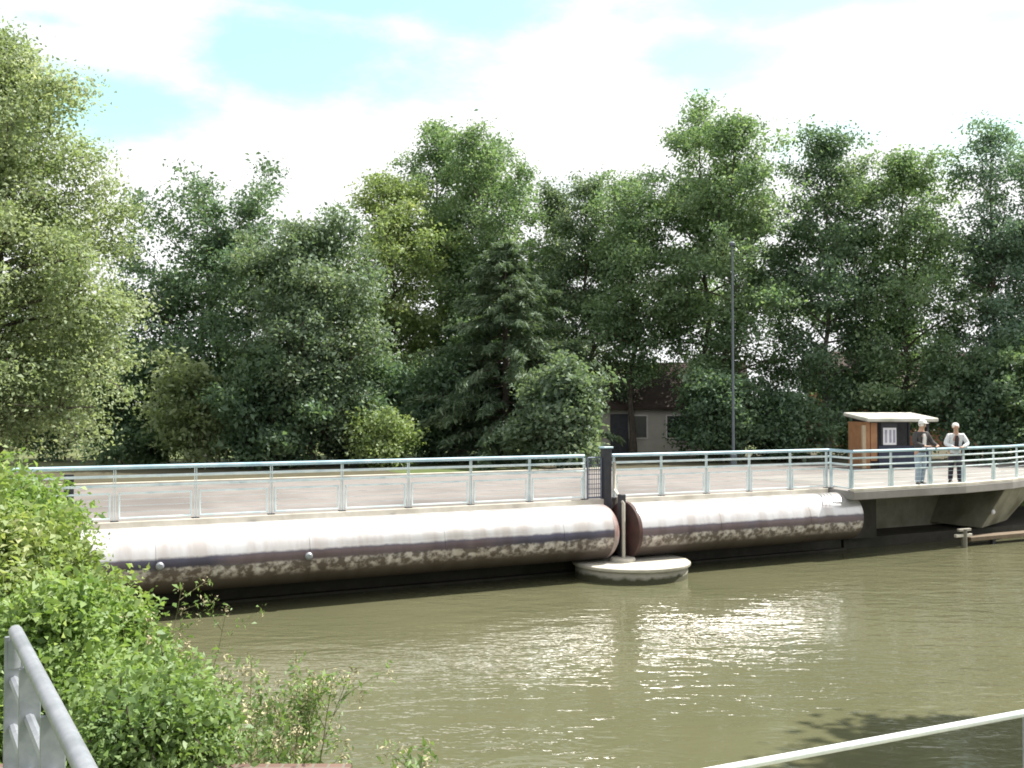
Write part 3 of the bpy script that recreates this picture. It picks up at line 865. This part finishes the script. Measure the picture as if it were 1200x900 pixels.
def conifer(label, base, height, radius, start, seed, nwh=26, per=7, nleaf=26000):
    rng = np.random.default_rng(seed)
    e = empty('conifer_tree', base); tag(e, label, 'tree')
    tm = MB(); tm.tube([(0, 0, 0), (.02, 0, height * .5), (0, .03, height)], [.2, .12, .015], 8)
    P = []; D = []
    for i in range(nwh):
        t_ = (i + .2) / nwh; z = height * (start + (1 - start) * t_)
        for k in range(per):
            az = 6.28 * k / per + i * 1.3 + rng.normal() * .25
            L_ = radius * ((1 - t_) ** .85 + .05) * rng.uniform(.65, 1.15)
            el = -.12 + t_ * .55 + rng.normal() * .1
            bp = branch_pts((0, 0, z), (math.cos(az) * math.cos(el), math.sin(az) * math.cos(el), math.sin(el)), L_, rng, 5, .45, .06)
            tm.tube(bp, [.035 * (1 - t_ * .6) * (1 - .17 * j) for j in range(6)], 4, cap=False)
            ns = int(6 + 10 * L_)
            for s_ in range(ns):
                f_ = rng.uniform(.2, 1); kk = f_ * 5; j = min(int(kk), 4); q = bp[j] + (bp[j + 1] - bp[j]) * (kk - j)
                dd = bp[j + 1] - bp[j]; dd /= np.linalg.norm(dd)
                sd = np.cross(dd, [0, 0, 1]) * rng.choice([-1, 1]) * rng.uniform(.3, 1) + dd * .7; sd[2] -= .35
                sd /= np.linalg.norm(sd); ln = .5 * (1.2 - f_) * min(1, L_ / 2) + .12
                for m_ in range(4):
                    P.append(q + sd * ln * (m_ + .5) / 4); D.append(sd)
    P = np.array(P); D = np.array(D)
    idx = rng.choice(len(P), size=nleaf)
    pts = P[idx] + rng.normal(size=(nleaf, 3)) * np.array([.07, .07, .06])
    d = D[idx] + rng.normal(size=(nleaf, 3)) * .45; d /= np.linalg.norm(d, axis=1)[:, None]
    sd = np.cross(d, rng.normal(size=(nleaf, 3)) + np.array([0, 0, .8])); sd /= np.linalg.norm(sd, axis=1)[:, None]
    s = rng.uniform(.09, .21, nleaf)[:, None]
    v = np.empty((nleaf, 4, 3)); v[:, 0] = pts - d * s; v[:, 1] = pts + sd * s * .20; v[:, 2] = pts + d * s; v[:, 3] = pts - sd * s * .20
    tm.build('trunk', M['bark'], e, smooth=True)
    np_mesh('crown', v.reshape(-1, 3), np.arange(4 * nleaf), 4, M['leaf_needle'], e)
    return e


def ptree(px, top, depth, hw, name, label, **kw):
    b_ = at(px, depth, GROUND)
    h = zpix(top + (20 if depth > 30 else 14), depth) - GROUND
    kw['nleaf'] = int(kw['nleaf'] * 1.9); kw['lsize'] *= .82
    return tree(name, label, b_, h, hw * 1.22 / 1200 * depth, **kw)


LM = M
GB = 'trees along the far bank'
# left tree, pale leaves, behind the left end of the bridge
ptree(-4, 26, 28.5, 172, 'broadleaf_tree', 'pale leaved tree filling the left edge of the photo behind the bridge railing', start=.10, prof='egg', nleaf=84000, lsize=.13,
      leaf=M['leaf_pale'], bark=M['bark'], seed=11, trunk_r=.22, nb=80, group=GB, sigma=.36, up=.5)
ptree(228, 212, 42, 112, 'broadleaf_tree', 'round topped dark green tree right of the pale leaved tree', start=.12, prof='oval', nleaf=30000, lsize=.19,
      leaf=M['leaf_dark'], bark=M['bark'], seed=12, nb=62, group=GB, multi=2)
ptree(365, 262, 39, 78, 'broadleaf_tree', 'dense dark tree with greyish leaves left of the tall middle trees', start=.10, prof='dome', nleaf=30000, lsize=.18,
      leaf=M['leaf_grey'], bark=M['bark'], seed=13, nb=58, group=GB)
ptree(455, 188, 46, 70, 'broadleaf_tree', 'slim yellowish green tree left of the tallest middle trees', start=.14, prof='column', nleaf=22000, lsize=.18,
      leaf=M['leaf_yellow'], bark=M['bark'], seed=14, nb=54, group=GB)
ptree(508, 128, 50, 72, 'broadleaf_tree', 'tall thin topped tree just left of the tallest middle tree', start=.16, prof='spire', nleaf=20000, lsize=.18,
      leaf=M['leaf_mid'], bark=M['bark_birch'], seed=15, nb=54, group=GB)
ptree(590, 130, 48, 92, 'broadleaf_tree', 'tall broad light green tree rising above the conifer in the middle', start=.16, prof='column', nleaf=34000, lsize=.18,
      leaf=M['leaf_mid'], bark=M['bark_birch'], seed=16, nb=70, group=GB, multi=2)
ptree(652, 205, 52, 56, 'broadleaf_tree', 'greyish leaved tree filling the dip between the middle trees and the tallest right tree', start=.12, prof='column', nleaf=16000, lsize=.18,
      leaf=M['leaf_grey'], bark=M['bark'], seed=27, nb=46, group=GB)
conifer('dark spreading conifer with drooping branches in front of the tall middle trees', at(592, 42, GROUND), zpix(282, 42) - GROUND, 5.3, .05, 17, nleaf=60000)
ptree(686, 195, 49, 66, 'broadleaf_tree', 'thin see through tree just right of the conifer', start=.22, prof='spire', nleaf=17000, lsize=.18,
      leaf=M['leaf_grey'], bark=M['bark'], seed=18, nb=44, group=GB, open_=.3)
ptree(742, 190, 47, 66, 'broadleaf_tree', 'airy light green tree standing above the small grey house', start=.28, prof='oval', nleaf=15000, lsize=.18,
      leaf=M['leaf_mid'], bark=M['bark'], seed=19, nb=46, group=GB, open_=.25)
ptree(836, 98, 46, 108, 'broadleaf_tree', 'tallest far tree with a sparse pointed top behind the lamp post', start=.20, prof='spire', nleaf=36000, lsize=.185,
      leaf=M['leaf_mid'], bark=M['bark'], seed=20, nb=76, group=GB, multi=2, open_=.15)
ptree(968, 142, 46, 84, 'broadleaf_tree', 'bushy pointed tree behind the left end of the kiosk roof', start=.12, prof='spire', nleaf=26000, lsize=.18,
      leaf=M['leaf_dark'], bark=M['bark_birch'], seed=21, nb=64, group=GB, open_=.1)
ptree(1062, 160, 45, 84, 'broadleaf_tree', 'dense mid green tree directly above the kiosk', start=.08, prof='column', nleaf=28000, lsize=.18,
      leaf=M['leaf_mid'], bark=M['bark'], seed=22, nb=60, group=GB)
ptree(1164, 128, 44, 66, 'broadleaf_tree', 'slender sparse tree with its dark trunk showing near the right edge', start=.22, prof='spire', nleaf=11500, lsize=.17,
      leaf=M['leaf_blue'], bark=M['bark'], seed=23, nb=46, group=GB, open_=.35)
ptree(1232, 175, 44, 80, 'broadleaf_tree', 'dark tree cut off by the right edge of the photo', start=.2, prof='oval', nleaf=20000, lsize=.18,
      leaf=M['leaf_blue'], bark=M['bark'], seed=24, nb=50, group=GB)
# the tree on the right bank, whose shade falls on the water by the handrail
tree('broadleaf_tree', 'tree on the right bank shading the water by the handrail', (12.0, 13.2, 1.6), 12.5, 2.4, start=.3, prof='oval', nleaf=70000, lsize=.24,
     leaf=M['leaf_mid'], bark=M['bark'], seed=25, nb=50)


tree('broadleaf_tree', 'unseen second tree added on the right bank to shade the water', (10.6, 11.2, 1.6), 11.5, 2.5, start=.25, prof='oval', nleaf=60000, lsize=.24,
     leaf=M['leaf_mid'], bark=M['bark'], seed=26, nb=50)  # added out of view to fill gaps in the shade on the water


def shrub(px, top, bottom_z, depth, hw, label, leaf, nleaf, lsize, seed, group, name='shrub', multi=4, sigma=.26, nb=40, trunk_r=.04, up=.55, prof='dome', **kw):
    b_ = at(px, depth, bottom_z); h = zpix(top, depth) - bottom_z
    return tree(name, label, b_, h, hw / 1200 * depth, .06, prof, nleaf, lsize, leaf, M['bark'], seed, trunk_r=trunk_r, nb=nb, group=group, cat='shrub',
                multi=multi, sigma=sigma, up=up, spread=.5, **kw)


GS = 'shrubs under the far trees'
shrub(655, 432, GROUND, 37, 66, 'light leaved shrub right of the conifer above the mesh screen', M['leaf_grey'], 16000, .17, 31, GS)
shrub(445, 502, GROUND, 38, 48, 'low bright green rounded shrub behind the middle of the left railing', M['leaf_yellow'], 8000, .13, 32, GS)
shrub(232, 432, GROUND, 38, 60, 'yellowish sunlit shrub under the round topped dark tree', M['leaf_pale'], 8000, .17, 33, GS)
shrub(150, 420, GROUND, 40, 100, 'dark shrub in the shade beside the pale leaved tree', M['leaf_dark'], 14000, .18, 34, GS)
shrub(320, 420, GROUND, 37.5, 80, 'dark green shrub below the greyish tree', M['leaf_dark'], 15000, .18, 35, GS)
shrub(420, 420, GROUND, 41, 80, 'tall dark shrub left of the conifer', M['leaf_dark'], 15000, .18, 36, GS)
shrub(520, 440, GROUND, 43, 80, 'dark shrub in the gap left of the conifer base', M['leaf_dark'], 12000, .18, 37, GS)
shrub(842, 445, GROUND, 42, 60, 'dark shrub behind the lamp post', M['leaf_dark'], 12000, .17, 38, GS)
shrub(920, 470, GROUND, 43, 70, 'low dark shrub left of the kiosk', M['leaf_dark'], 12000, .17, 39, GS)
shrub(1150, 425, GROUND, 42, 75, 'dark shrub behind the white haired person', M['leaf_dark'], 15000, .17, 40, GS)
shrub(1225, 400, GROUND, 41, 70, 'green shrub at the right edge behind the platform railing', M['leaf_mid'], 13000, .17, 41, GS)

# far hedge, one mass
def hedge(y0, x0, x1, h, n, seed):
    rng = np.random.default_rng(seed)
    x = rng.uniform(x0, x1, n); hh = h * (.65 + .25 * np.sin(x * .31) + .2 * np.sin(x * .83 + 1))
    z = GROUND + hh * rng.random(n) ** .7; y = y0 + rng.normal(size=n) * 1.2
    o = leaves('hedge', np.stack([x, y, z], 1), .4, .38, M['leaf_dark'], None, rng)
    tag(o, 'long dark hedge far behind the trees', 'hedge', kind='stuff')


shrub(70, 380, GROUND, 44, 110, 'dark bushy tree mass behind the pale leaved tree', M['leaf_dark'], 20000, .2, 42, GS)
shrub(1010, 440, GROUND, 47, 60, 'mid green shrub directly behind the kiosk', M['leaf_mid'], 11000, .17, 43, GS)
hedge(72, -75, 75, 4.6, 60000, 50)

# shrubs on the left bank in front of the bridge
GL = 'shrubs on the left bank'
def bshrub(px, top, depth, hw, label, leaf, n, ls_, seed, bz=None, **kw):
    px -= 32 if px > 100 else 12
    top += 12
    x_ = (px - 600) / 1200 * depth
    z_ = float(ground_h(np.array([x_]), np.array([depth]))[0]) - .05
    z_ = max(z_, .3) if bz is None else bz
    return shrub(px, top, z_, depth, hw, label, leaf, int(n * 1.5), ls_ * .84, seed, GL, **kw)


bshrub(20, 556, 11.5, 105, 'tall bright shrub at the left edge hiding the railing end', M['leaf_bush'], 22000, .085, 61, sigma=.16)
bshrub(-30, 590, 7.5, 120, 'shrub at the left edge beside the galvanised railing', M['leaf_bush_b'], 18000, .07, 62, sigma=.14)
bshrub(75, 615, 9.5, 85, 'yellowish shrub below the left end of the railing', M['leaf_bush_b'], 20000, .075, 63, sigma=.14)
bshrub(60, 690, 6.8, 120, 'broad leafy shrub behind the end of the galvanised railing', M['leaf_bush'], 24000, .062, 64, sigma=.12)
bshrub(155, 715, 8.4, 75, 'leafy shrub at the water edge below the pipe', M['leaf_bush'], 16000, .066, 65, sigma=.12)
bshrub(150, 775, 6.3, 110, 'low bright shrub right of the galvanised railing', M['leaf_bush'], 22000, .056, 66, sigma=.11)
bshrub(235, 800, 6.6, 60, 'small nettle like shrub nearest the open water', M['leaf_nettle'], 10000, .052, 67, sigma=.10)
bshrub(205, 845, 4.95, 100, 'low fresh green shrub growing over the brick coping', M['leaf_nettle'], 13000, .042, 68, sigma=.08, bz=2.05)
bshrub(110, 640, 14.5, 42, 'small shrub at the foot of the bridge on the left bank', M['leaf_bush'], 8000, .08, 69, sigma=.14)


def weed(px, top, depth, seed, leafy=True, label=''):
    rng = np.random.default_rng(seed)
    x_ = (px - 600) / 1200 * depth
    bz = max(float(ground_h(np.array([x_]), np.array([depth]))[0]), .05) - .05
    bz = max(bz, {0: .05, 1: 1.0}[int(depth < 6.6)])
    e = empty('tall_weed', (x_, depth, bz)); tag(e, label, 'plant', 'tall weeds at the water edge')
    h = zpix(top, depth) - bz
    d = np.array([rng.normal() * .12, rng.normal() * .12, 1])
    st = MB(); P = []; tips = []
    main = branch_pts((0, 0, 0), d, h, rng, 7, -.05, .05)
    st.tube(main, [.006 - .0006 * i for i in range(8)], 4)
    for i in range(9):
        f_ = rng.uniform(.35, .97); kk = f_ * 7; j = min(int(kk), 6); q = main[j] + (main[j + 1] - main[j]) * (kk - j)
        az = rng.uniform(0, 6.28); el = rng.uniform(.5, 1.1)
        b_ = branch_pts(q, (math.cos(az) * math.cos(el), math.sin(az) * math.cos(el), math.sin(el)), h * rng.uniform(.10, .22), rng, 3, .1, .1)
        st.tube(b_, [.003, .0026, .002, .0012], 3); tips.append(b_[-1]); P += b_[1:]
    st.build('stem', M['stem'], e)
    tips.append(main[-1])
    tp = np.repeat(np.array(tips), 14, axis=0); tp = tp + rng.normal(size=tp.shape) * np.array([.015, .015, .028])
    n0 = len(tp)
    if leafy:
        lp = np.repeat(np.array(P + main[1:]), 7, axis=0); lp = lp + rng.normal(size=lp.shape) * .035
        o = leaves('seed_heads_leaves', np.concatenate([tp, lp]), .35, np.concatenate([np.full(n0, .026), np.full(len(lp), .05)]), M['straw'], e, rng, aspect=.32)  # straw seed heads and green leaves share one mesh
        o.data.materials.append(M['leaf_nettle'])
        o.data.polygons.foreach_set('material_index', np.concatenate([np.zeros(n0), np.ones(len(lp))]).astype(np.int32))
    else:
        leaves('seed_heads_leaves', tp, .2, .026, M['straw'], e, rng, aspect=.4)  # seed heads alone on the leafless weeds
    return e


wl = [(160, 698, 8.6), (172, 690, 8.8), (186, 706, 8.4), (198, 712, 8.2), (212, 735, 8.0), (222, 728, 7.8), (232, 742, 7.6), (262, 775, 7.0), (276, 782, 6.9),
      (288, 790, 6.8), (300, 786, 6.6), (312, 800, 6.5), (324, 792, 6.4), (336, 784, 6.4), (346, 798, 6.2), (356, 790, 6.2), (368, 802, 6.2), (378, 812, 6.1),
      (308, 826, 6.0), (322, 838, 5.9), (338, 830, 5.9), (354, 838, 5.8), (250, 796, 6.4), (268, 820, 6.0), (284, 838, 5.6), (300, 850, 5.5), (328, 855, 5.5), (350, 862, 5.4), (374, 850, 5.6)]
for i, (px_, tp_, dp_) in enumerate(wl):
    weed(px_, tp_, dp_, 80 + i, i % 3 != 0, 'thin tall weed with pale seed heads rising at the water edge')

# ground cover on the near left bank
rng = np.random.default_rng(99)
n = 42000
gx = rng.uniform(-9.5, -.9, n); gy = rng.uniform(5.2, 17, n)
gz = ground_h(gx, gy); keep = gz > .12
gx, gy, gz = gx[keep], gy[keep], gz[keep]
clump = .5 + .5 * np.sin(gx * 3.1) * np.cos(gy * 2.3)
pts = np.stack([gx, gy, gz + rng.random(len(gx)) * (.10 + .32 * clump)], 1)
gc = leaves('ground_cover', pts, .7, .075, M['leaf_bush'], None, rng, aspect=.45)
tag(gc, 'low green leafy growth covering the left bank', 'ground cover', kind='stuff')

# ------------------------------------------------------------------ buildings among the trees, lamp post
def house(label, c, rz, w_, d_, hwall, hroof, wall, roof, windows, door=None):
    e = empty('house', c, rz); tag(e, label, 'house')
    MB().box(-w_ / 2, w_ / 2, -d_ / 2, d_ / 2, 0, hwall).build('wall', wall, e)
    o_ = .35
    th = .12
    x0, x1, y0, y1 = -w_ / 2 - o_, w_ / 2 + o_, -d_ / 2 - o_, d_ / 2 + o_
    zb = hwall - o_ * hroof / (d_ / 2) * .6
    v = [(x0, y0, zb), (x1, y0, zb), (x1, 0, hwall + hroof), (x0, 0, hwall + hroof), (x0, y1, zb), (x1, y1, zb)]
    v += [(a_, b_, c_ - th) for a_, b_, c_ in v]
    f = [(0, 1, 2, 3), (3, 2, 5, 4), (6, 9, 8, 7), (9, 10, 11, 8), (0, 6, 7, 1), (4, 5, 11, 10), (0, 3, 9, 6), (3, 4, 10, 9), (1, 7, 8, 2), (2, 8, 11, 5)]
    rf = MB().add(v, f).build('roof', roof, e)
    for sx in (-1, 1):
        MB().add([(sx * w_ / 2 * .998, -d_ / 2, hwall), (sx * w_ / 2 * .998, d_ / 2, hwall), (sx * w_ / 2 * .998, 0, hwall + hroof - th - .02),
                  (sx * (w_ / 2 - .1), -d_ / 2, hwall), (sx * (w_ / 2 - .1), d_ / 2, hwall), (sx * (w_ / 2 - .1), 0, hwall + hroof - th - .02)],
                 [(0, 1, 2), (5, 4, 3), (0, 3, 4, 1), (1, 4, 5, 2), (2, 5, 3, 0)]).build('gable', wall, e)
    for (wx, wz, ww, wh) in windows:
        f_ = MB().box(wx - ww / 2 - .06, wx + ww / 2 + .06, -d_ / 2 - .05, -d_ / 2 + .02, wz - .06, wz + wh + .06).build('window', M['window_paint'], e)
        MB().box(wx - ww / 2, wx + ww / 2, -d_ / 2 - .058, -d_ / 2 - .052, wz, wz + wh).build('pane', M['glass_dark'], f_)
    if door:
        dx, dw, dh = door
        MB().box(dx - dw / 2, dx + dw / 2, -d_ / 2 - .05, -d_ / 2 + .02, 0, dh).build('door', M['dark_steel'], e)
    return e


house('small grey walled house with a dark brown roof seen between the trees', at(785, 50, GROUND), R_(-6), 6.6, 5, 2.5, 2.0, M['render_wall'], M['roof_tile'],
      [(-1.6, .9, .8, 1.0), (.2, .9, .9, 1.0)], (-2.45, .85, 2.0))
house('brick house glimpsed through the branches behind the kiosk', at(1055, 60, GROUND), R_(5), 9, 6, 3.6, 2.0, M['brick'], M['roof_tile'],
      [(-2.6, 1.1, 1, 1.2), (0, 1.1, 1, 1.2), (2.4, 1.1, 1, 1.2)])

lp = empty('lamp_post', at(859, 39, GROUND)); tag(lp, 'tall thin grey blue lamp post between the house and the kiosk', 'lamp post')
ht = zpix(288, 39) - GROUND
MB().tube([(0, 0, 0), (0, 0, ht)], [.055, .035], 10).build('pole', M['lamp_metal'], lp, smooth=True)
MB().box(-.11, .11, -.13, .13, 0, .5).build('base', M['lamp_metal'], lp, bevel=.01)
lh = MB().lathe([(.05, 0), (.11, .04), (.12, .12), (.06, .18), (.0, .19)], (0, 0, ht), 14).build('lamp_head', M['lamp_metal'], lp, smooth=True)

# ------------------------------------------------------------------ world, sun, camera
SUN_AZ = R_(25)      # from +x towards +y
SUN_EL = R_(55)
W_ = bpy.data.worlds.new('World'); S.world = W_; W_.use_nodes = True
nt = W_.node_tree; nt.nodes.clear(); L = nt.links.new
out = nd(nt, 'ShaderNodeOutputWorld'); bg = nd(nt, 'ShaderNodeBackground'); bg.inputs[1].default_value = .1
sky = nd(nt, 'ShaderNodeTexSky', sky_type='NISHITA'); sky.sun_disc = False
sky.sun_elevation = SUN_EL; sky.sun_rotation = math.pi / 2 - SUN_AZ
sky.air_density = 1; sky.dust_density = 1.2; sky.ozone_density = 1.5
tc = nd(nt, 'ShaderNodeTexCoord'); sep = nd(nt, 'ShaderNodeSeparateXYZ'); L(tc.outputs['Generated'], sep.inputs[0])


def mth(op, a, b=None, c=None):
    n = nd(nt, 'ShaderNodeMath', operation=op)
    for i, v in enumerate((a, b, c)):
        if v is None: continue
        if isinstance(v, (int, float)): n.inputs[i].default_value = v
        else: L(v, n.inputs[i])
    return n.outputs[0]


az = mth('ARCTAN2', sep.outputs[0], sep.outputs[1]); el = mth('ARCSINE', sep.outputs[2])
cn = nd(nt, 'ShaderNodeTexNoise'); cn.inputs['Scale'].default_value = 4.5; cn.inputs['Detail'].default_value = 10; cn.inputs['Roughness'].default_value = .62
mp = nd(nt, 'ShaderNodeMapping'); mp.inputs['Scale'].default_value = (1, 1, 2.2); L(tc.outputs['Generated'], mp.inputs[0]); L(mp.outputs[0], cn.inputs[0])


def dirpix(px, py):
    a = math.atan2(px - 600, 1200); e_ = math.atan2(480 - py, math.hypot(1200, px - 600))
    return a, e_


gap = None
for (px, py, wx, wy, k) in ((330, 55, 250, 62, 1.0), (150, 118, 130, 50, .9), (560, 8, 160, 40, .95), (810, 66, 110, 50, .85), (1150, 130, 140, 70, .5), (1190, 15, 150, 45, .7), (950, -8, 330, 34, .85), (60, 20, 110, 30, .6), (420, -10, 260, 40, .9),
                            (395, 255, 60, 40, .4), (330, -200, 500, 120, .8), (900, -260, 400, 100, .8)):
    a0, e0 = dirpix(px, py)
    da = mth('DIVIDE', mth('SUBTRACT', az, a0), wx / 1200); de = mth('DIVIDE', mth('SUBTRACT', el, e0), wy / 1200)
    r = mth('SQRT', mth('ADD', mth('MULTIPLY', da, da), mth('MULTIPLY', de, de)))
    v = mth('MULTIPLY', mth('SUBTRACT', 1.25, r), k)
    gap = v if gap is None else mth('MAXIMUM', gap, v)
gap = mth('ADD', mth('MAXIMUM', gap, -.35), mth('MULTIPLY', mth('SUBTRACT', cn.outputs[0], .5), 2.6))
mr = nd(nt, 'ShaderNodeMapRange', interpolation_type='SMOOTHSTEP'); mr.inputs[1].default_value = .05; mr.inputs[2].default_value = .9; mr.inputs[4].default_value = .8
L(gap, mr.inputs[0])
mx = nd(nt, 'ShaderNodeMix', data_type='RGBA'); L(mr.outputs[0], mx.inputs[0])
mx.inputs[6].default_value = (6.2, 6.25, 6.3, 1)
skc = nd(nt, 'ShaderNodeMix', data_type='RGBA', blend_type='MULTIPLY'); skc.inputs[0].default_value = 1
L(sky.outputs[0], skc.inputs[6]); skc.inputs[7].default_value = (1.35, 1.75, 1.22, 1)
L(skc.outputs[2], mx.inputs[7])
L(mx.outputs[2], bg.inputs[0]); L(bg.outputs[0], out.inputs[0])

sl = bpy.data.lights.new('sun', 'SUN'); sl.energy = 5.0; sl.angle = R_(.5); sl.color = (1, .95, .87)
so = bpy.data.objects.new('sun', sl); C.objects.link(so)
dv = Vector((math.cos(SUN_AZ) * math.cos(SUN_EL), math.sin(SUN_AZ) * math.cos(SUN_EL), math.sin(SUN_EL)))
so.rotation_euler = dv.to_track_quat('Z', 'Y').to_euler(); so.location = dv * 60

cd = bpy.data.cameras.new('camera'); co = bpy.data.objects.new('camera', cd); C.objects.link(co)
cd.sensor_width = 36; cd.lens = 36; cd.clip_end = 5000; cd.clip_start = .05
co.location = (0, 0, EYE); co.rotation_euler = (math.pi / 2 + PITCH, 0, 0)
S.camera = co
S.view_settings.view_transform = 'Standard'; S.view_settings.look = 'None'
S.view_settings.exposure = 1.0; S.view_settings.gamma = 1
S.cycles.filter_width = 1.8
S.cycles.max_bounces = 8; S.cycles.transparent_max_bounces = 8
S.cycles.sample_clamp_indirect = 6
